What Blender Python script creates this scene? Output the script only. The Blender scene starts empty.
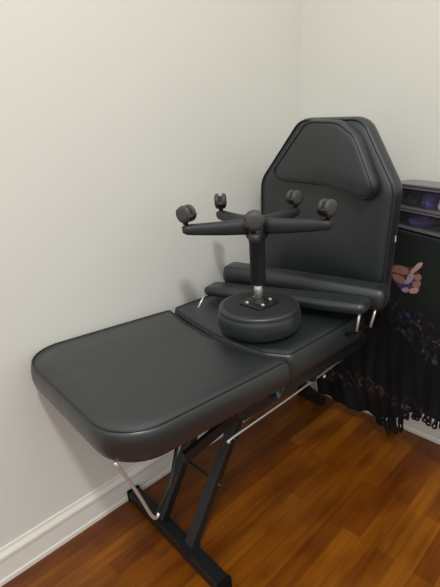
import bpy, bmesh, math, random
from mathutils import Vector, Matrix, noise
random.seed(7)
SC = bpy.context.scene
COL = SC.collection
PI = math.pi

# ------------------------------------------------------------------ camera
CAM_POS = Vector((1.1876, -1.6242, 1.25))
RIGHT = Vector((0.691056, 0.720498, -0.057650))
DOWN = Vector((0.208188, -0.274789, -0.938695))
FWD = Vector((-0.692170, 0.636689, -0.339894))
cd = bpy.data.cameras.new('camera')
cam = bpy.data.objects.new('camera', cd)
COL.objects.link(cam)
m = Matrix((RIGHT, -DOWN, -FWD)).transposed().to_4x4()
m.translation = CAM_POS
cam.matrix_world = m
cd.sensor_fit = 'HORIZONTAL'
cd.sensor_width = 36
cd.lens = 430.9 * 36 / 440
cd.clip_start = 0.02
SC.camera = cam

# ------------------------------------------------------------------ world, lamp, exposure
w = bpy.data.worlds.new('world')
SC.world = w
w.use_nodes = True
bgn = w.node_tree.nodes['Background']
_nt = w.node_tree
_tc = _nt.nodes.new('ShaderNodeTexCoord')
_sp = _nt.nodes.new('ShaderNodeSeparateXYZ')
_nt.links.new(_tc.outputs['Generated'], _sp.inputs[0])
_cr = _nt.nodes.new('ShaderNodeValToRGB')      # -z .. +z: dim floor bounce, mid walls, bright ceiling
_mr = _nt.nodes.new('ShaderNodeMapRange')
_mr.inputs[1].default_value = -1
_mr.inputs[2].default_value = 1
_nt.links.new(_sp.outputs['Z'], _mr.inputs[0])
_nt.links.new(_mr.outputs[0], _cr.inputs[0])
_cr.color_ramp.elements[0].position = .42
_cr.color_ramp.elements[0].color = (.04, .04, .04, 1)
_cr.color_ramp.elements[1].position = .75
_cr.color_ramp.elements[1].color = (.98, 1.0, 1.0, 1)
_e = _cr.color_ramp.elements.new(.52)
_e.color = (.52, .53, .53, 1)
_nt.links.new(_cr.outputs[0], bgn.inputs[0])
bgn.inputs[1].default_value = 1.26
ld = bpy.data.lights.new('ceiling_lamp', 'POINT')
ld.energy = 106
ld.color = (1.0, 0.98, 0.94)
ld.shadow_soft_size = 0.075
lo = bpy.data.objects.new('ceiling_lamp', ld)
lo.location = (1.60, -1.86, 2.60)
COL.objects.link(lo)
SC.view_settings.view_transform = 'Standard'
SC.view_settings.look = 'None'
SC.view_settings.gamma = 1
SC.view_settings.use_curve_mapping = False
SC.view_settings.exposure = 0.0


# ------------------------------------------------------------------ materials
def lin(c):
    return tuple(((v / 255) / 12.92 if v / 255 <= .04045 else ((v / 255 + .055) / 1.055) ** 2.4) for v in c) + (1,)


def mat(name, rgb, rough=.5, metal=0.0, spec=.5, bump=None, var=0.0, vscale=8, coat=0, alpha=None):
    m = bpy.data.materials.new(name)
    m.use_nodes = True
    nt = m.node_tree
    b = nt.nodes['Principled BSDF']
    b.inputs['Base Color'].default_value = lin(rgb)
    b.inputs['Roughness'].default_value = rough
    b.inputs['Metallic'].default_value = metal
    b.inputs['Specular IOR Level'].default_value = spec
    b.inputs['Coat Weight'].default_value = coat
    if 'vinyl' in name and 'black' in name:
        b.inputs['Sheen Weight'].default_value = .03
        b.inputs['Sheen Roughness'].default_value = .5
    tc = nt.nodes.new('ShaderNodeTexCoord')
    if var:
        n = nt.nodes.new('ShaderNodeTexNoise')
        n.inputs['Scale'].default_value = vscale
        n.inputs['Detail'].default_value = 6
        nt.links.new(tc.outputs['Object'], n.inputs['Vector'])
        mx = nt.nodes.new('ShaderNodeMix')
        mx.data_type = 'RGBA'
        c = lin(rgb)
        mx.inputs[6].default_value = tuple(v * (1 - var) for v in c[:3]) + (1,)
        mx.inputs[7].default_value = tuple(min(1, v * (1 + var)) for v in c[:3]) + (1,)
        nt.links.new(n.outputs['Fac'], mx.inputs[0])
        nt.links.new(mx.outputs[2], b.inputs['Base Color'])
    if bump:
        sc, st, vec = bump
        n2 = nt.nodes.new('ShaderNodeTexNoise')
        n2.inputs['Scale'].default_value = sc
        n2.inputs['Detail'].default_value = 5
        mp = nt.nodes.new('ShaderNodeMapping')
        mp.inputs['Scale'].default_value = vec
        nt.links.new(tc.outputs['Object'], mp.inputs[0])
        nt.links.new(mp.outputs[0], n2.inputs['Vector'])
        bp = nt.nodes.new('ShaderNodeBump')
        bp.inputs['Strength'].default_value = st
        bp.inputs['Distance'].default_value = .01
        nt.links.new(n2.outputs['Fac'], bp.inputs['Height'])
        nt.links.new(bp.outputs[0], b.inputs['Normal'])
    if alpha is not None:
        b.inputs['Alpha'].default_value = alpha
    return m


M_WALL = mat('wall_paint', (216, 214, 206), .85, spec=.2, bump=(60, .05, (1, 1, 1)), var=.015, vscale=1.5)
M_TRIM = mat('trim_paint', (226, 221, 212), .45, spec=.4, var=.05, vscale=14)
M_VINYL = mat('black_vinyl', (20, 25, 27), .40, spec=.9, bump=(3, .45, (2.6, .7, 1.5)), var=.08, vscale=5)
M_VINYL_B = mat('black_vinyl_back', (21, 28, 31), .42, spec=.85, bump=(5, .2, (1.5, 2, 1)), var=.05, vscale=5)
M_PIPE = mat('piping_vinyl', (22, 24, 25), .4)
M_STEEL = mat('black_steel', (24, 24, 25), .42, spec=.45, var=.1)
M_CHROME = mat('chrome', (215, 215, 212), .35, metal=.75, spec=.8)
M_PLASTIC = mat('black_plastic', (36, 38, 40), .5, spec=.45, bump=(120, .06, (1, 1, 1)))
M_WHEEL = mat('caster_plastic', (66, 64, 62), .5, spec=.4, var=.08, vscale=40)
M_DARKHOLE = mat('dark_plastic', (40, 40, 40), .6)
M_BOARD = mat('stool_underside', (33, 35, 35), .6, spec=.35, bump=(150, .15, (1, 1, 1)))
M_RUBBER = mat('rubber', (10, 10, 10), .85, spec=.15)
M_RACK = mat('grey_clear_plastic', (96, 94, 98), .25, spec=.5, alpha=.16)
M_RIM = mat('grey_plastic_rim', (112, 108, 110), .35)
M_PURPLE = mat('purple_plastic', (92, 72, 150), .45, var=.3, vscale=40)
M_WHITE = mat('white_paper', (205, 200, 205), .6, var=.05, vscale=30)
M_BLACKB = mat('black_packet', (26, 25, 29), .4, var=.2, vscale=30)
M_TAG = mat('white_tag', (200, 200, 196), .5)


def floor_mat():
    m = bpy.data.materials.new('oak_floor')
    m.use_nodes = True
    nt = m.node_tree
    N = nt.nodes.new
    L = nt.links.new
    b = nt.nodes['Principled BSDF']
    b.inputs['Roughness'].default_value = .3
    b.inputs['Specular IOR Level'].default_value = .4
    tc = N('ShaderNodeTexCoord')
    mp = N('ShaderNodeMapping')
    mp.inputs['Rotation'].default_value = (0, 0, PI / 2)
    L(tc.outputs['Object'], mp.inputs[0])
    br = N('ShaderNodeTexBrick')
    br.offset = .37
    br.inputs['Color1'].default_value = (0, 0, 0, 1)
    br.inputs['Color2'].default_value = (1, 1, 1, 1)
    br.inputs['Mortar'].default_value = (.5, .5, .5, 1)
    br.inputs['Scale'].default_value = 1
    br.inputs['Mortar Size'].default_value = .0007
    br.inputs['Mortar Smooth'].default_value = .3
    br.inputs['Brick Width'].default_value = .62
    br.inputs['Row Height'].default_value = .058
    L(mp.outputs[0], br.inputs['Vector'])
    # second brick set with the same rows for more tone variety
    cr = N('ShaderNodeValToRGB')
    cr.color_ramp.elements[0].position = 0
    cr.color_ramp.elements[0].color = lin((108, 55, 9))
    cr.color_ramp.elements[1].position = 1
    cr.color_ramp.elements[1].color = lin((138, 82, 17))
    e = cr.color_ramp.elements.new(.25)
    e.color = lin((118, 64, 9))
    e = cr.color_ramp.elements.new(.7)
    e.color = lin((130, 73, 11))
    L(br.outputs['Color'], cr.inputs[0])
    # grain, stretched along the boards
    mg = N('ShaderNodeMapping')
    mg.inputs['Scale'].default_value = (55, 2.5, 1)
    L(tc.outputs['Object'], mg.inputs[0])
    ng = N('ShaderNodeTexNoise')
    ng.inputs['Scale'].default_value = 1.0
    ng.inputs['Detail'].default_value = 8
    ng.inputs['Distortion'].default_value = .6
    L(mg.outputs[0], ng.inputs['Vector'])
    rg = N('ShaderNodeValToRGB')
    rg.color_ramp.elements[0].position = .3
    rg.color_ramp.elements[0].color = (.66, .58, .5, 1)
    rg.color_ramp.elements[1].position = .62
    rg.color_ramp.elements[1].color = (1.06, 1.06, 1.06, 1)
    L(ng.outputs['Fac'], rg.inputs[0])
    mx = N('ShaderNodeMix')
    mx.data_type = 'RGBA'
    mx.blend_type = 'MULTIPLY'
    mx.inputs[0].default_value = .8
    L(cr.outputs[0], mx.inputs[6])
    L(rg.outputs[0], mx.inputs[7])
    # broad wear blotches
    nb = N('ShaderNodeTexNoise')
    nb.inputs['Scale'].default_value = 7
    nb.inputs['Detail'].default_value = 4
    mb = N('ShaderNodeMapping')
    mb.inputs['Scale'].default_value = (1.6, .6, 1)
    L(tc.outputs['Object'], mb.inputs[0])
    L(mb.outputs[0], nb.inputs['Vector'])
    rb = N('ShaderNodeValToRGB')
    rb.color_ramp.elements[0].position = .33
    rb.color_ramp.elements[0].color = (.62, .52, .42, 1)
    rb.color_ramp.elements[1].position = .6
    rb.color_ramp.elements[1].color = (1.16, 1.16, 1.12, 1)
    L(nb.outputs['Fac'], rb.inputs[0])
    mx2 = N('ShaderNodeMix')
    mx2.data_type = 'RGBA'
    mx2.blend_type = 'MULTIPLY'
    mx2.inputs[0].default_value = .8
    L(mx.outputs[2], mx2.inputs[6])
    L(rb.outputs[0], mx2.inputs[7])
    # seams
    mx3 = N('ShaderNodeMix')
    mx3.data_type = 'RGBA'
    L(br.outputs['Fac'], mx3.inputs[0])
    L(mx2.outputs[2], mx3.inputs[6])
    mx3.inputs[7].default_value = lin((84, 42, 6))
    L(mx3.outputs[2], b.inputs['Base Color'])
    bp = N('ShaderNodeBump')
    bp.inputs['Strength'].default_value = .25
    bp.inputs['Distance'].default_value = .002
    bp.invert = True
    L(br.outputs['Fac'], bp.inputs['Height'])
    L(bp.outputs[0], b.inputs['Normal'])
    return m


M_FLOOR = floor_mat()


def cloth_mat():
    """black throw printed in its lower half with a tangle of dark red, grey and purple shapes"""
    m = mat('printed_black_cloth', (19, 21, 22), .75, spec=.25)
    nt = m.node_tree
    N = nt.nodes.new
    L = nt.links.new
    b = nt.nodes['Principled BSDF']
    tc = N('ShaderNodeTexCoord')
    sx = N('ShaderNodeSeparateXYZ')
    L(tc.outputs['Object'], sx.inputs[0])
    n1 = N('ShaderNodeTexNoise')
    n1.inputs['Scale'].default_value = 26
    n1.inputs['Detail'].default_value = 4
    n1.inputs['Distortion'].default_value = 1.8
    L(tc.outputs['Object'], n1.inputs['Vector'])
    r1 = N('ShaderNodeValToRGB')
    r1.color_ramp.elements[0].position = .50
    r1.color_ramp.elements[0].color = (0, 0, 0, 1)
    r1.color_ramp.elements[1].position = .66
    r1.color_ramp.elements[1].color = (1, 1, 1, 1)
    L(n1.outputs['Fac'], r1.inputs[0])
    n2 = N('ShaderNodeTexNoise')
    n2.inputs['Scale'].default_value = 11
    L(tc.outputs['Object'], n2.inputs['Vector'])
    r2 = N('ShaderNodeValToRGB')
    els = r2.color_ramp.elements
    els[0].position = .46
    els[0].color = lin((76, 46, 46))
    els[1].position = .66
    els[1].color = lin((70, 60, 104))
    e = els.new(.53)
    e.color = lin((98, 95, 100))
    e = els.new(.58)
    e.color = lin((38, 34, 40))
    L(n2.outputs['Fac'], r2.inputs[0])
    # where the print lies: below the hand, above the hem
    mr = N('ShaderNodeMapRange')
    mr.inputs[1].default_value = .69
    mr.inputs[2].default_value = .62
    L(sx.outputs['Z'], mr.inputs[0])
    def band(x0, z0, k, wd):
        a = N('ShaderNodeMath'); a.operation = 'MULTIPLY_ADD'
        L(sx.outputs['X'], a.inputs[0]); a.inputs[1].default_value = -k; a.inputs[2].default_value = k * x0 - z0
        s = N('ShaderNodeMath'); s.operation = 'ADD'
        L(a.outputs[0], s.inputs[0]); L(sx.outputs['Z'], s.inputs[1])
        q = N('ShaderNodeMath'); q.operation = 'ABSOLUTE'; L(s.outputs[0], q.inputs[0])
        r = N('ShaderNodeMapRange'); r.inputs[1].default_value = wd; r.inputs[2].default_value = wd * .4
        L(q.outputs[0], r.inputs[0])
        return r
    b1 = band(.60, .605, -.36, .085)
    b2 = band(.46, .250, .12, .05)
    r3 = N('ShaderNodeMath'); r3.operation = 'MAXIMUM'
    L(b1.outputs[0], r3.inputs[0]); L(b2.outputs[0], r3.inputs[1])
    a1 = N('ShaderNodeMath')
    a1.operation = 'MULTIPLY'
    L(r1.outputs[0], a1.inputs[0])
    L(mr.outputs[0], a1.inputs[1])
    a2 = N('ShaderNodeMath')
    a2.operation = 'MULTIPLY'
    L(a1.outputs[0], a2.inputs[0])
    L(r3.outputs[0], a2.inputs[1])
    mx = N('ShaderNodeMix')
    mx.data_type = 'RGBA'
    L(a2.outputs[0], mx.inputs[0])
    mx.inputs[6].default_value = lin((19, 21, 22))
    L(r2.outputs[0], mx.inputs[7])
    mg = N('ShaderNodeMapRange')      # upper part of the throw is a plain faded black, the printed part darker
    mg.inputs[1].default_value = .70
    mg.inputs[2].default_value = .58
    L(sx.outputs['Z'], mg.inputs[0])
    mb = N('ShaderNodeMix')
    mb.data_type = 'RGBA'
    L(mg.outputs[0], mb.inputs[0])
    mb.inputs[6].default_value = lin((34, 39, 37))
    mb.inputs[7].default_value = lin((17, 18, 20))
    L(mb.outputs[2], mx.inputs[6])
    L(mx.outputs[2], b.inputs['Base Color'])
    return m


M_CLOTH = cloth_mat()


# ------------------------------------------------------------------ helpers
def obj(name, bm, material, parent=None, smooth=True, loc=None):
    me = bpy.data.meshes.new(name)
    bmesh.ops.recalc_face_normals(bm, faces=bm.faces)
    bm.to_mesh(me)
    bm.free()
    for mm in (material if isinstance(material, (list, tuple)) else [material]):
        me.materials.append(mm)
    for p in me.polygons:
        p.use_smooth = smooth
    o = bpy.data.objects.new(name, me)
    COL.objects.link(o)
    if parent:
        o.parent = parent
    if loc:
        o.location = loc
    return o


def thing(name, label, cat, loc=(0, 0, 0), rz=0, group=None):
    o = bpy.data.objects.new(name, None)
    o.empty_display_size = .1
    COL.objects.link(o)
    o.location = loc
    o.rotation_euler = (0, 0, rz)
    return tag(o, label, cat, group)


def tag(o, label, cat, group=None):
    o['label'] = label
    o['category'] = cat
    if group:
        o['group'] = group
    return o


def struct(name, bm, m, smooth=False):
    o = obj(name, bm, m, smooth=smooth)
    o['kind'] = 'structure'
    return o


def autosmooth(o, ang=40):
    md = o.modifiers.new('bevel', 'BEVEL')
    md.width = .002
    md.segments = 2
    md.limit_method = 'ANGLE'
    md.angle_limit = math.radians(ang)
    md.harden_normals = True
    return o


def bevel(o, w, seg=3):
    md = o.modifiers.new('bevel', 'BEVEL')
    md.width = w
    md.segments = seg
    md.limit_method = 'ANGLE'
    md.angle_limit = math.radians(35)
    return o


def box(bm, x0, x1, y0, y1, z0, z1):
    vs = [bm.verts.new((x, y, z)) for x in (x0, x1) for y in (y0, y1) for z in (z0, z1)]
    for f in ((0, 1, 3, 2), (4, 6, 7, 5), (0, 4, 5, 1), (2, 3, 7, 6), (0, 2, 6, 4), (1, 5, 7, 3)):
        bm.faces.new([vs[i] for i in f])
    return vs


def bar(bm, a, b, w, h, up=(0, 0, 1)):
    """rectangular bar from a to b: w across, h along up"""
    a = Vector(a); b = Vector(b)
    d = (b - a).normalized()
    s = d.cross(Vector(up)).normalized()
    u = s.cross(d).normalized()
    vs = []
    for p in (a, b):
        for i, j in ((-1, -1), (1, -1), (1, 1), (-1, 1)):
            vs.append(bm.verts.new(p + s * (i * w / 2) + u * (j * h / 2)))
    bm.faces.new(vs[0:4])
    bm.faces.new(vs[4:8])
    for i in range(4):
        j = (i + 1) % 4
        bm.faces.new((vs[i], vs[j], vs[4 + j], vs[4 + i]))


def tube(bm, pts, r, seg=12, closed=False, caps=True):
    pts = [Vector(p) for p in pts]
    n = len(pts)
    rr = r if isinstance(r, (list, tuple)) else [r] * n
    rings = []
    u = None
    for i in range(n):
        if closed:
            d = (pts[(i + 1) % n] - pts[i - 1]).normalized()
        else:
            d = (pts[min(i + 1, n - 1)] - pts[max(i - 1, 0)]).normalized()
        if u is None:
            t = Vector((0, 0, 1)) if abs(d.z) < .9 else Vector((1, 0, 0))
            u = (t - d * t.dot(d)).normalized()
        else:
            u = (u - d * u.dot(d)).normalized()
        v = d.cross(u)
        rings.append([bm.verts.new(pts[i] + (u * math.cos(2 * PI * k / seg) + v * math.sin(2 * PI * k / seg)) * rr[i])
                      for k in range(seg)])
    for i in range(n if closed else n - 1):
        A, B = rings[i], rings[(i + 1) % n]
        for k in range(seg):
            bm.faces.new((A[k], A[(k + 1) % seg], B[(k + 1) % seg], B[k]))
    if caps and not closed:
        bm.faces.new(rings[0])
        bm.faces.new(rings[-1])


def lathe(bm, prof, seg=40, T=None):
    """prof: list of (r, z); r = 0 ends close"""
    rings = []
    for r, z in prof:
        if r < 1e-6:
            rings.append([bm.verts.new((0, 0, z))])
        else:
            rings.append([bm.verts.new((r * math.cos(2 * PI * k / seg), r * math.sin(2 * PI * k / seg), z)) for k in range(seg)])
    for A, B in zip(rings, rings[1:]):
        for k in range(seg):
            j = (k + 1) % seg
            if len(A) == 1 and len(B) == 1:
                continue
            if len(A) == 1:
                bm.faces.new((A[0], B[k], B[j]))
            elif len(B) == 1:
                bm.faces.new((A[k], A[j], B[0]))
            else:
                bm.faces.new((A[k], A[j], B[j], B[k]))
    if T is not None:
        bmesh.ops.transform(bm, matrix=T, verts=[v for R in rings for v in R])


def smooth_path(pts, k=5, closed=False):
    P = [Vector(p) for p in pts]
    n = len(P)
    out = []
    rng = range(n if closed else n - 1)
    for i in rng:
        if closed:
            a, b, c, d = P[i - 1], P[i], P[(i + 1) % n], P[(i + 2) % n]
        else:
            a, b, c, d = P[max(i - 1, 0)], P[i], P[i + 1], P[min(i + 2, n - 1)]
        for s in range(k):
            t = s / k
            out.append(.5 * ((2 * b) + (c - a) * t + (2 * a - 5 * b + 4 * c - d) * t * t + (3 * b - a - 3 * c + d) * t ** 3))
    if not closed:
        out.append(P[-1])
    return out


def round_poly(corners, seg=8, sub=6):
    """corners: (x, y, radius); returns outline with rounded corners and subdivided straights"""
    n = len(corners)
    out = []
    for i in range(n):
        p = Vector(corners[i][:2]); r = corners[i][2]
        a = Vector(corners[i - 1][:2]); b = Vector(corners[(i + 1) % n][:2])
        da = (a - p).normalized(); db = (b - p).normalized()
        if r <= 0:
            out.append([p]); continue
        th = da.angle(db)
        t = min(r / math.tan(th / 2), (a - p).length * .49, (b - p).length * .49)
        r = t * math.tan(th / 2)
        c = p + (da + db).normalized() * (r / math.sin(th / 2))
        s0 = p + da * t - c; s1 = p + db * t - c
        ang = s0.angle_signed(s1)
        pts = []
        for k in range(seg + 1):
            q = ang * k / seg
            rt = Matrix.Rotation(-q, 2)
            pts.append(c + rt @ s0)
        if (pts[-1] - (c + s1)).length > 1e-4:
            pts = [c + Matrix.Rotation(ang * k / seg, 2) @ s0 for k in range(seg + 1)]
        out.append(pts)
    res = []
    for i in range(n):
        res += out[i]
        a = out[i][-1]; b = out[(i + 1) % n][0]
        m_ = max(1, int((b - a).length / .03))
        for k in range(1, m_):
            res.append(a.lerp(b, k / m_))
    return res


def cushion(bm, outline, prof, dome=.0, fn=None, rings_in=7):
    """outline: closed list of 2D points. prof: (inset, h) bottom->top. Fill top with shrinking rings, bottom flat."""
    n = len(outline)
    P = [Vector(p) for p in outline]
    area = sum(P[i].x * P[(i + 1) % n].y - P[(i + 1) % n].x * P[i].y for i in range(n))
    sg = 1 if area > 0 else -1
    nrm = []
    for i in range(n):
        d = (P[(i + 1) % n] - P[i - 1]).normalized()
        nrm.append(Vector((d.y, -d.x)) * sg)
    c = sum(P, Vector((0, 0))) / n
    rings = []
    for ins, h in prof:
        rings.append([bm.verts.new((P[i].x - nrm[i].x * ins, P[i].y - nrm[i].y * ins, h)) for i in range(n)])
    top = rings[-1]
    ht = prof[-1][1]
    base = [Vector((v.co.x, v.co.y)) for v in top]
    for k in range(1, rings_in):
        t = k / rings_in
        s = 1 - t
        rings.append([bm.verts.new((c.x + (b.x - c.x) * s, c.y + (b.y - c.y) * s, ht + dome * (1 - s ** 2.2))) for b in base])
    for A, B in zip(rings, rings[1:]):
        for i in range(n):
            j = (i + 1) % n
            bm.faces.new((A[i], A[j], B[j], B[i]))
    ce = bm.verts.new((c.x, c.y, ht + dome))
    for i in range(n):
        bm.faces.new((rings[-1][i], rings[-1][(i + 1) % n], ce))
    bm.faces.new(list(reversed(rings[0])))
    if fn:
        for v in bm.verts:
            v.co = fn(v.co)
    return [Vector((P[i].x - nrm[i].x * prof[-1][0], P[i].y - nrm[i].y * prof[-1][0], ht)) for i in range(n)]


# ------------------------------------------------------------------ the room
bm = bmesh.new(); box(bm, -.12, 4, -4, .12, -.06, 0); struct('floor', bm, M_FLOOR)
bm = bmesh.new(); box(bm, -.115, -.015, -4, .115, 0, 3.1); struct('wall_left', bm, M_WALL)
bm = bmesh.new(); box(bm, -.015, 4, .015, .115, 0, 3.1); struct('wall_back', bm, M_WALL)
PROF = [(0, 0), (.0155, 0), (.0155, .014), (.012, .02), (.0115, .078), (.014, .084), (.0145, .095), (.011, .101), (.006, .108), (.004, .118), (0, .120)]


def baseboard(name, f, a, b):
    bm = bmesh.new()
    R = []
    for t in (a, b):
        R.append([bm.verts.new(f(d, t, h)) for d, h in PROF])
    n = len(PROF)
    for i in range(n):
        j = (i + 1) % n
        bm.faces.new((R[0][i], R[0][j], R[1][j], R[1][i]))
    bm.faces.new(R[0]); bm.faces.new(R[1])
    struct(name, bm, M_TRIM)


baseboard('baseboard_left', lambda d, t, h: (-.015 + d, t, h), -4, .015)
baseboard('baseboard_back', lambda d, t, h: (t, .015 - d, h), 0.0005, 4)

# ------------------------------------------------------------------ treatment chair (local x across, y towards its back)
chair = thing('treatment_chair', 'long black vinyl reclining treatment chair with flat leg rest and upright back', 'chair',
              (.2922, -.8087, 0), -.0269)
SIDE = [(.05, 0), (.022, .003), (.006, .014), (-.003, .030), (-.006, .045), (-.005, .060), (-.002, .071), (.003, .078)]


def side(z0, th):
    return [(i, z0 + h / .078 * th) for i, h in SIDE]


def piping(name, loop, r, parent, mt=M_PIPE):
    bm = bmesh.new()
    tube(bm, loop, r, 8, closed=True)
    return obj(name, bm, mt, parent)


# leg rest
ol = round_poly([(-.292, -.505, .115), (.268, -.512, .115), (.272, -.004, .006), (.14, -.036, .05), (0, -.045, .1), (-.13, -.03, .05), (-.272, .005, .012)], 10)
Z0 = .592


def lr_tilt(co):
    z = co.z
    # foot end sits a little higher; soft sag down the middle, wavy side seams
    z += -.040 * (co.y + .02) * 1.0
    return Vector((co.x, co.y, z))


bm = bmesh.new()
loop = cushion(bm, ol, side(Z0, .096), dome=.006, fn=lr_tilt)
leg_rest = obj('leg_rest', bm, M_VINYL, chair)
piping('piping', [lr_tilt(p) for p in loop], .0026, leg_rest)

# seat
ol = round_poly([(-.258, .012, .02), (-.13, -.015, .06), (0.02, -.036, .12), (.15, -.030, .08), (.20, -.022, .03), (.264, .016, .02), (.262, .40, .03), (-.262, .40, .03)], 7)
bm = bmesh.new()
loop = cushion(bm, ol, side(.590, .104), dome=.004)
seat = obj('seat', bm, M_VINYL_B, chair)
piping('piping', loop, .0026, seat)
# crease across the seat front

# back rest: built lying in xz
def back_fn(co):
    # co.x across, co.y -> height, co.z -> towards the camera side (negative y)
    yy = .556 - co.z + (co.y - .75) * .03
    return Vector((co.x, yy, co.y))


ol = round_poly([(-.262, .70, .03), (.268, .70, .03), (.281, 1.075, .09), (.158, 1.280, .07), (-.085, 1.292, .06), (-.266, 1.085, .09)], 8)
bm = bmesh.new()
loop = cushion(bm, ol, side(0, .078), dome=.008, fn=back_fn)
back = obj('backrest', bm, M_VINYL_B, chair)
piping('piping', [back_fn(p) for p in loop], .0028, back)
bm = bmesh.new()
box(bm, -.001, .001, -.002, .002, -.010, .010)
tg = obj('tag', bm, M_TAG, back, smooth=False, loc=(.283, .515, .915))
tg['label'] = 'small white tag on the side of the backrest'

# head pillow


def pil_fn(co):
    return Vector((co.x, .474 - co.z + (co.y - .75) * .03, co.y))


ol = round_poly([(-.196, 1.094, .03), (.06, 1.080, .3), (.214, 1.038, .014), (.242, 1.080, .05), (.165, 1.235, .09), (.10, 1.277, .07), (-.02, 1.288, .06)], 8)
bm = bmesh.new()
loop = cushion(bm, ol, [(.025, -.008), (.006, 0), (-.002, .012), (-.003, .025), (.000, .038), (.005, .045)], dome=.010, fn=pil_fn)
hp = obj('head_pillow', bm, M_VINYL_B, chair)
piping('piping', [pil_fn(p) for p in loop], .0025, hp)


# arm rests lying across the seat
def arm(a, b, h, d, rods):
    a = Vector(a); b = Vector(b)
    ax = (b - a); Ln = ax.length; ax.normalize()
    side_v = Vector((0, 0, 1)).cross(ax).normalized()
    up = ax.cross(side_v)
    o2 = round_poly([(-Ln / 2, -d / 2, .02), (Ln / 2, -d / 2, .02), (Ln / 2, d / 2, .02), (-Ln / 2, d / 2, .02)], 5)
    c = (a + b) / 2
    bm = bmesh.new()

    def fn(co):
        return c + ax * co.x + side_v * co.y + up * co.z
    pr = [(.014, -h / 2), (.004, -h / 2 + .006), (-.001, -h * .2), (-.001, h * .18), (.003, h * .38), (.009, h * .48)]
    loop = cushion(bm, o2, pr, dome=h * .10, fn=fn, rings_in=5)
    A = obj('armrest', bm, M_VINYL_B, chair)
    for p in rods:
        bm = bmesh.new()
        tube(bm, p if len(p) == 2 else p[:-1], .0042, 10)
        r = obj('armrest_rod', bm, M_CHROME, A)
        r['label'] = 'thin chrome rod'
        if len(p) == 2:
            continue
        bm = bmesh.new()
        tube(bm, [p[-2], p[-1]], .0050, 10)
        obj('rod_socket', bm, M_RUBBER, A)
    return A


arm((-.245, .170, .728), (.312, .318, .752), .036, .088,
    [[(-.205, .118, .732), (-.1945, .072, .694)], [(.300, .293, .745), (.3005, .279, .680), (.255, .272, .655)]])
arm((-.250, .272, .766), (.322, .412, .753), .068, .088,
    [[(-.238, .268, .752), (-.246, .252, .696)], [(.303, .392, .745), (.304, .352, .670), (.255, .335, .655)]])

# steel frame under the cushions
bm = bmesh.new(); box(bm, -.280, .220, -.258, -.212, .004, .042)
fb = bevel(obj('foot_bar', bm, M_STEEL, chair, smooth=False), .003, 2)
bm = bmesh.new(); box(bm, .212, .226, -.2595, -.2105, .0, .0435)
bevel(obj('end_cap', bm, M_RUBBER, fb, smooth=False), .003, 2)
bm = bmesh.new(); box(bm, -.286, -.270, -.2595, -.2105, .0, .0435)
bevel(obj('end_cap', bm, M_RUBBER, fb, smooth=False), .003, 2)
bm = bmesh.new(); box(bm, -.262, -.115, .712, .752, .0, .040)
bevel(obj('foot_bar', bm, M_STEEL, chair, smooth=False), .003, 2)
for x, yt in ((-.10, .10), (.055, .11)):
    bm = bmesh.new(); bar(bm, (x, -.232, .03), (x, yt, .575), .036, .030, up=(0, 1, 0))
    bevel(obj('leg', bm, M_STEEL, chair, smooth=False), .003, 2)
for x in (-.235, -.15):
    bm = bmesh.new(); bar(bm, (x, .730, .03), (x, .22, .585), .026, .026, up=(0, 1, 0))
    bevel(obj('leg', bm, M_STEEL, chair, smooth=False), .003, 2)
# weld foot at the base of the right leg
bm = bmesh.new(); box(bm, .030, .080, -.262, -.208, .040, .048)
obj('weld_plate', bm, M_STEEL, chair, smooth=False)
# lengthwise rails under seat and leg rest
for x in (-.19, .19):
    bm = bmesh.new(); bar(bm, (x, -.33, .585), (x, -.13, .583), .022, .022)
    bevel(obj('side_rail', bm, M_STEEL, chair, smooth=False), .002, 2)
bm = bmesh.new(); bar(bm, (-.2, .10, .580), (.2, .10, .580), .03, .03)
obj('cross_rail', bm, M_STEEL, chair, smooth=False)
bm = bmesh.new(); bar(bm, (-.2, .44, .580), (.2, .44, .580), .03, .03)
obj('cross_rail', bm, M_STEEL, chair, smooth=False)
for x in (-.225, .225):
    bm = bmesh.new(); bar(bm, (x, -.14, .572), (x, .46, .568), .022, .040)
    bevel(obj('seat_rail', bm, M_STEEL, chair, smooth=False), .002, 2)
# steel hinge upright carrying the back
for x in (-.18, .18):
    bm = bmesh.new(); bar(bm, (x, .44, .575), (x, .545, .72), .03, .012, up=(0, 1, 0))
    obj('back_bracket', bm, M_STEEL, chair, smooth=False)
# thin tie rods between the legs
for z0, y0 in ((.215, -.112), (.345, -.032)):
    bm = bmesh.new(); tube(bm, [(-.12, y0, z0), (.085, y0, z0)], .0045, 10)
    obj('tie_rod', bm, M_STEEL, chair)
# triangular lift bracket
bm = bmesh.new()
bar(bm, (.12, -.262, .440), (.12, .10, .500), .014, .034)
obj('lift_arm', bm, M_STEEL, chair, smooth=False)
# chrome adjusting rod along the right side
bm = bmesh.new()
tube(bm, smooth_path([(.20, -.165, .480), (.20, -.15, .489), (.20, .10, .498), (.20, .345, .512)], 5), .0036, 10)
rd = obj('adjusting_rod', bm, M_CHROME, chair); rd['label'] = 'long thin chrome rod under the seat'
bm = bmesh.new()
tube(bm, [(.20, .345, .512), (.20, .370, .5135)], .0075, 12)
obj('rod_knob', bm, M_PLASTIC, rd)
bm = bmesh.new(); bar(bm, (.20, .20, .503), (.20, .23, .560), .012, .02, up=(0, 1, 0))
obj('rod_bracket', bm, M_STEEL, rd, smooth=False)
for p in ((.206, .33, .548), (.206, .255, .50)):
    bm = bmesh.new()
    lathe(bm, [(0, 0), (.006, 0), (.007, .003), (.004, .006), (0, .007)], 12, Matrix.Translation(p) @ Matrix.Rotation(PI / 2, 4, 'Y'))
    b_ = obj('bolt', bm, M_CHROME, rd)
bm = bmesh.new(); bar(bm, (.20, .33, .55), (.20, .33, .582), .01, .016, up=(0, 1, 0)); obj('rod_bracket', bm, M_STEEL, rd, smooth=False)
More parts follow.
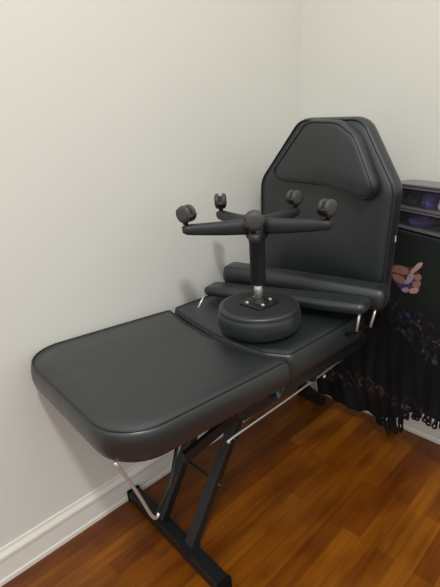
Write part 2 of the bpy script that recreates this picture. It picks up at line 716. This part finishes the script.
# bent chrome strut under the foot end
bm = bmesh.new()
tube(bm, smooth_path([(.208, -.492, .625), (.205, -.454, .520), (.203, -.424, .424), (.200, -.410, .406), (.196, -.400, .412)], 6), .0040, 12)
s_ = obj('leg_rest_strut', bm, M_CHROME, chair); s_['label'] = 'bent chrome wire strut under the foot end'
bm = bmesh.new()
tube(bm, [(.196, -.401, .411), (.190, -.355, .462), (.160, -.285, .592)], .0050, 10)
obj('strut_sleeve', bm, M_STEEL, s_)

# ------------------------------------------------------------------ stool lying upside down on the seat
ca, sa = math.cos(-.0269), math.sin(-.0269)
sx, sy = .090, .080
SW = (.2922 + sx * ca - sy * sa, -.8087 + sx * sa + sy * ca, .7005)
stool = thing('rolling_stool', 'black five-wheeled rolling stool turned upside down on the chair seat', 'stool', SW, -.0269)
bm = bmesh.new()
lathe(bm, [(0, -.002), (.085, -.002), (.106, .002), (.117, .009), (.1225, .020), (.1245, .036), (.1240, .052), (.1215, .062), (.1195, .0655),
           (.1200, .068), (.1195, .073), (.1165, .0765), (.110, .078), (0, .078)], 64)
st = obj('seat_cushion', bm, M_VINYL_B, stool)
bm = bmesh.new()
lathe(bm, [(0, .074), (.106, .074), (.1065, .0785), (.104, .0797), (0, .0797)], 56)
obj('underside_board', bm, M_BOARD, stool)
bm = bmesh.new()
tube(bm, [(.1195 * math.cos(2 * PI * k / 60), .1195 * math.sin(2 * PI * k / 60), .0655) for k in range(60)], .0018, 6, closed=True)
obj('piping', bm, M_PIPE, st)
bm = bmesh.new()
ol = round_poly([(-.045, -.045, .014), (.045, -.045, .014), (.045, .045, .014), (-.045, .045, .014)], 5)
cushion(bm, ol, [(0, .080), (0, .084), (.002, .0855)], rings_in=3)
mp_ = obj('mounting_plate', bm, M_STEEL, stool)
for k in range(4):
    a = PI / 4 + k * PI / 2 + .3
    bm = bmesh.new()
    lathe(bm, [(0, .0), (.0058, .0), (.0058, .003), (.004, .005), (0, .0055)], 6, Matrix.Translation((.036 * math.cos(a), .036 * math.sin(a), .085)))
    obj('bolt', bm, M_CHROME, mp_, smooth=False)
bm = bmesh.new()
lathe(bm, [(.0, .084), (.030, .085), (.026, .089), (.018, .092), (.017, .097), (0, .097)], 32)
obj('socket_cone', bm, M_STEEL, stool)
bm = bmesh.new()
lathe(bm, [(.0, .096), (.0125, .096), (.0125, .150), (0, .150)], 24)
obj('gas_piston', bm, M_CHROME, stool)
bm = bmesh.new()
lathe(bm, [(0, .140), (.020, .140), (.0225, .143), (.0225, .285), (.026, .289), (0, .289)], 32)
obj('column', bm, M_PLASTIC, stool)
HZ = .309   # height of the arms above the stool origin
bm = bmesh.new()
lathe(bm, [(0, -.032), (.027, -.032), (.031, -.026), (.034, .010), (.036, .022), (.033, .028), (.018, .030), (0, .030)], 32, Matrix.Translation((0, 0, HZ)))
hub = obj('hub', bm, M_PLASTIC, stool)
ANG = [math.radians(-48 + 72 * k) for k in range(5)]
# the swivel angle of each caster
SWV = [.82, -1.66, -1.66, -.77, .23]
arm_me = whl_me = None
CZ = .364
for k, a in enumerate(ANG):
    T = Matrix.Rotation(a, 4, 'Z')
    bm = bmesh.new()
    secs = []
    for r, zc, hh, ww in ((.024, .004, .023, .021), (.05, .004, .021, .020), (.095, .005, .019, .017), (.15, .008, .0165, .0145), (.180, .010, .0150, .0145), (.198, .011, .0135, .015), (.208, .012, .009, .011)):
        ring = []
        for q in range(14):
            t = 2 * PI * q / 14
            cx = abs(math.cos(t)) ** .6 * (1 if math.cos(t) > 0 else -1)
            cz_ = abs(math.sin(t)) ** .6 * (1 if math.sin(t) > 0 else -1)
            ring.append(bm.verts.new((r, ww * cx, HZ + zc + hh * cz_)))
        secs.append(ring)
    for A, B in zip(secs, secs[1:]):
        for q in range(14):
            bm.faces.new((A[q], A[(q + 1) % 14], B[(q + 1) % 14], B[q]))
    bm.faces.new(secs[0]); bm.faces.new(secs[-1])
    # raised rib along the top of the arm
    bmesh.ops.transform(bm, matrix=T, verts=bm.verts)
    ar = obj('arm', bm, M_PLASTIC, stool)
    # caster
    px, py = .194 * math.cos(a), .194 * math.sin(a)
    ph = SWV[k]
    R = Matrix.Translation((px, py, CZ + .0)) @ Matrix.Rotation(ph, 4, 'Z') @ Matrix.Scale(.88, 4)
    off = .006     # trail
    bm = bmesh.new()
    tube(bm, [(-off, 0, -.034), (-off, 0, -.012)], .0085, 14)
    # hood: a curved shell between the wheels, open on the top
    for i in range(14):
        t0 = math.radians(150 + i * 15); t1 = math.radians(150 + (i + 1) * 15)
        ro, ri = .0275, .021
        q = [(ro * math.cos(t0), ro * math.sin(t0)), (ro * math.cos(t1), ro * math.sin(t1)), (ri * math.cos(t1), ri * math.sin(t1)), (ri * math.cos(t0), ri * math.sin(t0))]
        lo_ = [bm.verts.new((x, -.0165, z)) for x, z in q]
        hi_ = [bm.verts.new((x, .0165, z)) for x, z in q]
        for e in range(4):
            f = (e + 1) % 4
            bm.faces.new((lo_[e], lo_[f], hi_[f], hi_[e]))
        bm.faces.new(lo_); bm.faces.new(hi_)
    bmesh.ops.remove_doubles(bm, verts=bm.verts, dist=1e-5)
    tube(bm, [(0, -.020, 0), (0, .020, 0)], .006, 10)
    bmesh.ops.transform(bm, matrix=R, verts=bm.verts)
    cs = obj('caster', bm, M_DARKHOLE, stool)
    for s in (-1, 1):
        bm = bmesh.new()
        lathe(bm, [(0, .0), (.019, .0), (.0245, .002), (.0255, .006), (.0245, .011), (.020, .0145), (.012, .016), (0, .0165)], 32,
              R @ Matrix.Translation((0, s * .0055, 0)) @ Matrix.Rotation(-s * PI / 2, 4, 'X'))
        obj('wheel', bm, M_WHEEL, cs)

# ------------------------------------------------------------------ rack of trays and the throw hanging from it
rack = thing('drawer_rack', 'narrow rack with two grey clear plastic trays behind the chair back', 'storage rack', (.5023, -.0029, 0), math.radians(-26))
X1 = .50
for nm, (x0, x1, y0, y1, z0, z1) in {'side_panel': (0, .008, -.104, 0, .50, 1.06), 'side_panel.b': (X1 - .008, X1, -.104, 0, .50, 1.06),
                                     'back_panel': (.008, X1 - .008, -.006, 0, .50, 1.06), 'body_panel': (.008, X1 - .008, -.096, -.006, .50, .915)}.items():
    bm = bmesh.new(); box(bm, x0, x1, y0, y1, z0, z1)
    obj(nm.split('.')[0], bm, M_BLACKB, rack, smooth=False)
for z in (1.06, ):
    bm = bmesh.new(); box(bm, -.004, X1 + .004, -.108, 0, z, z + .006)
    obj('lid', bm, M_RIM, rack, smooth=False)
for x in (.02, X1 - .04):
    bm = bmesh.new(); box(bm, x, x + .02, -.03, -.01, 0, .50)
    obj('leg', bm, M_STEEL, rack, smooth=False)
for z0, z1 in ((.988, 1.056), (.920, .980)):
    bm = bmesh.new(); box(bm, .010, X1 - .010, -.106, -.103, z0, z1)
    t = obj('tray', bm, M_RACK, rack, smooth=False); t['label'] = 'grey see-through tray front'
    bm = bmesh.new()
    box(bm, .009, X1 - .009, -.1105, -.102, z0 - .004, z0 + .004)
    box(bm, .009, X1 - .009, -.1095, -.102, z1 - .005, z1 + .001)
    obj('rim', bm, M_RIM, t, smooth=False)
    bm = bmesh.new(); box(bm, .010, X1 - .010, -.102, -.008, z0 - .004, z0 - .001)
    obj('tray_bottom', bm, M_RIM, t, smooth=False)


def lump(name, label, cat, c, s, mt, seed, group=None):
    bm = bmesh.new()
    bmesh.ops.create_icosphere(bm, subdivisions=4, radius=1)
    for v in bm.verts:
        n = v.co.normalized()
        f = 1 + .30 * noise.noise(n * 1.7 + Vector((seed, 0, 0))) + .14 * noise.noise(n * 5 + Vector((0, seed, 0)))
        q = n * f
        v.co = Vector((q.x * s[0], q.y * s[1], max(q.z, -.75) * s[2]))
    o = obj(name, bm, mt)
    o.location = (c[0], c[1], c[2] + .75 * s[2])
    return tag(o, label, cat, group)


lump('wrapped_bundle', 'purple and crumpled bundle at the right of the upper tray', 'bundle', (.617, -.128, .9885), (.030, .024, .030), M_PURPLE, 3)
lump('paper_wad', 'small white wad lying in the upper tray', 'paper', (.664, -.156, .9885), (.010, .014, .020), M_WHITE, 9)
lump('dark_pouch', 'dark pouch in the upper tray next to the chair back', 'pouch', (.545, -.093, .9885), (.026, .022, .022), M_BLACKB, 5)
lump('cloth_bundle', 'bright purple cloth bundle filling the lower tray', 'cloth', (.586, -.113, .9205), (.042, .025, .026), M_PURPLE, 12)

# the throw
def hem(x):
    pts = [(.19, .10), (.36, .082), (.485, .108), (.558, .139), (.613, .205), (.666, .25), (.72, .30), (.90, .32)]
    for (a, b), (c, d) in zip(pts, pts[1:]):
        if x <= c:
            return b + (d - b) * max(0, (x - a) / (c - a))
    return .32


def throw_base(x):
    # against the wall at its left end, then following the turned front of the rack
    return -.123 if x < .47 else -.138 - (x - .5) * .488


def throw_y(x, z):
    k = max(0, min(1, (.66 - z) / .35))
    f = .012 * math.sin(x * 46 + 2.3 * math.sin(z * 7)) + .006 * math.sin(x * 101 + z * 13)
    bulge = .016 * k * math.sin(max(0, min(1, (.66 - z) / .55)) * PI)
    return throw_base(x) - bulge + f * k * .5


bm = bmesh.new()
nx, nz = 124, 80
grid = []
for i in range(nx + 1):
    x = .19 + .70 * i / nx
    h = hem(x) + .006 * math.sin(x * 60)
    col = []
    ztop = .913
    for j in range(nz + 1):
        z = ztop + (h - ztop) * j / nz
        xx = x + (.01 * math.sin(z * 17) if x < .5 else 0) * max(0, (.7 - z))
        col.append(bm.verts.new((xx, throw_y(x, z), z)))
    grid.append(col)
for i in range(nx):
    for j in range(nz):
        bm.faces.new((grid[i][j], grid[i + 1][j], grid[i + 1][j + 1], grid[i][j + 1]))
throw = obj('fringed_throw', bm, M_CLOTH)
md = throw.modifiers.new('solid', 'SOLIDIFY'); md.thickness = .003; md.offset = 1
tag(throw, 'black fringed throw printed with a hand, hanging from the rack by the chair', 'throw')
M_FR = mat('fringe_yarn', (17, 17, 18), .8, spec=.2)
for i in range(17):
    x = .505 + i * .0190 + random.uniform(-.005, .005)
    h = hem(x)
    ln = random.uniform(.050, .085) if .55 < x else random.uniform(.03, .05)
    if x > .64:
        ln *= .45
    y = throw_y(x, h)
    bm = bmesh.new()
    dx = random.uniform(-.010, .010)
    for s in (-1, 1):      # a looped strand
        pts = [(x, y, h + .008), (x + s * .005 + dx * .4, y - .004, h - ln * .4), (x + s * .006 + dx, y, h - ln * .8), (x + dx, y + .002, h - ln)]
        tube(bm, smooth_path(pts, 4), .0034, 7)
    tube(bm, [(x, y, h + .004), (x, y, h - .014)], .006, 8)
    obj('tassel', bm, M_FR, throw)

# printed hand: flat shapes in the throw's print, a hair in front of the weave
M_H = [mat('print_skin', (168, 122, 110), .75, spec=.2, var=.25, vscale=60), mat('print_brown', (92, 58, 52), .75, spec=.2, var=.2, vscale=60),
       mat('print_pale', (192, 160, 150), .75, spec=.2, var=.15, vscale=60), mat('print_lilac', (172, 156, 178), .75, spec=.2, var=.15, vscale=60),
       mat('print_violet', (88, 66, 118), .75, spec=.2, var=.2, vscale=60)]


# outline of each printed shape, given on the flat cloth in metres (x, z)
def flat_shape(bm, pts, layer, mi):
    c = [Vector((x, throw_base(x) - .003 - layer * .0004, z)) for x, z in pts]
    c = smooth_path(c, 5, closed=True)
    f = bm.faces.new([bm.verts.new(p) for p in c])
    f.material_index = mi


HAND_SHAPES = [
    (0, 1, [(0.5048, 0.7726), (0.5355, 0.7881), (0.5762, 0.7917), (0.614, 0.8011), (0.6302, 0.8212), (0.646, 0.8256), (0.6453, 0.8102), (0.6312, 0.7906), (0.6453, 0.781), (0.6489, 0.7667), (0.6437, 0.7494), (0.6478, 0.7311), (0.6336, 0.71), (0.6017, 0.7008), (0.5714, 0.6998), (0.5439, 0.7113), (0.5208, 0.7249), (0.5039, 0.7494)]),
    (1, 0, [(0.5084, 0.7702), (0.5462, 0.7862), (0.5837, 0.7874), (0.5931, 0.7743), (0.5748, 0.7605), (0.5421, 0.7569), (0.5122, 0.7545)]),
    (1, 0, [(0.5217, 0.7473), (0.5551, 0.7527), (0.5785, 0.7454), (0.5766, 0.7266), (0.5543, 0.7224), (0.5278, 0.7306)]),
    (2, 2, [(0.614, 0.8011), (0.6304, 0.8197), (0.6453, 0.8239), (0.6418, 0.8092), (0.6247, 0.7902), (0.6077, 0.774), (0.5984, 0.7791)]),
    (2, 0, [(0.6175, 0.7723), (0.6378, 0.7818), (0.648, 0.7742), (0.6387, 0.7602), (0.6221, 0.7579)]),
    (2, 0, [(0.6157, 0.7479), (0.6406, 0.7593), (0.6475, 0.749), (0.6363, 0.7342), (0.6157, 0.7318)]),
    (2, 2, [(0.6072, 0.7208), (0.6345, 0.7335), (0.6412, 0.7247), (0.6278, 0.7103), (0.6051, 0.7053)]),
    (3, 3, [(0.5918, 0.7683), (0.6122, 0.777), (0.6173, 0.7659), (0.6065, 0.7432), (0.5846, 0.7277), (0.5778, 0.7336), (0.5878, 0.7516)]),
    (3, 4, [(0.5469, 0.7132), (0.5764, 0.7282), (0.6075, 0.7355), (0.6142, 0.7281), (0.5899, 0.7163), (0.5601, 0.7076)]),
    (4, 3, [(0.5705, 0.7079), (0.5915, 0.7202), (0.6023, 0.7125), (0.5879, 0.6991), (0.5714, 0.6998)]),
]
bm = bmesh.new()
for layer, mi, pts in HAND_SHAPES:
    flat_shape(bm, pts, layer, mi)
hd = obj('printed_hand', bm, M_H, throw, smooth=False)
hd['label'] = 'printed picture of a hand with pinched fingers'
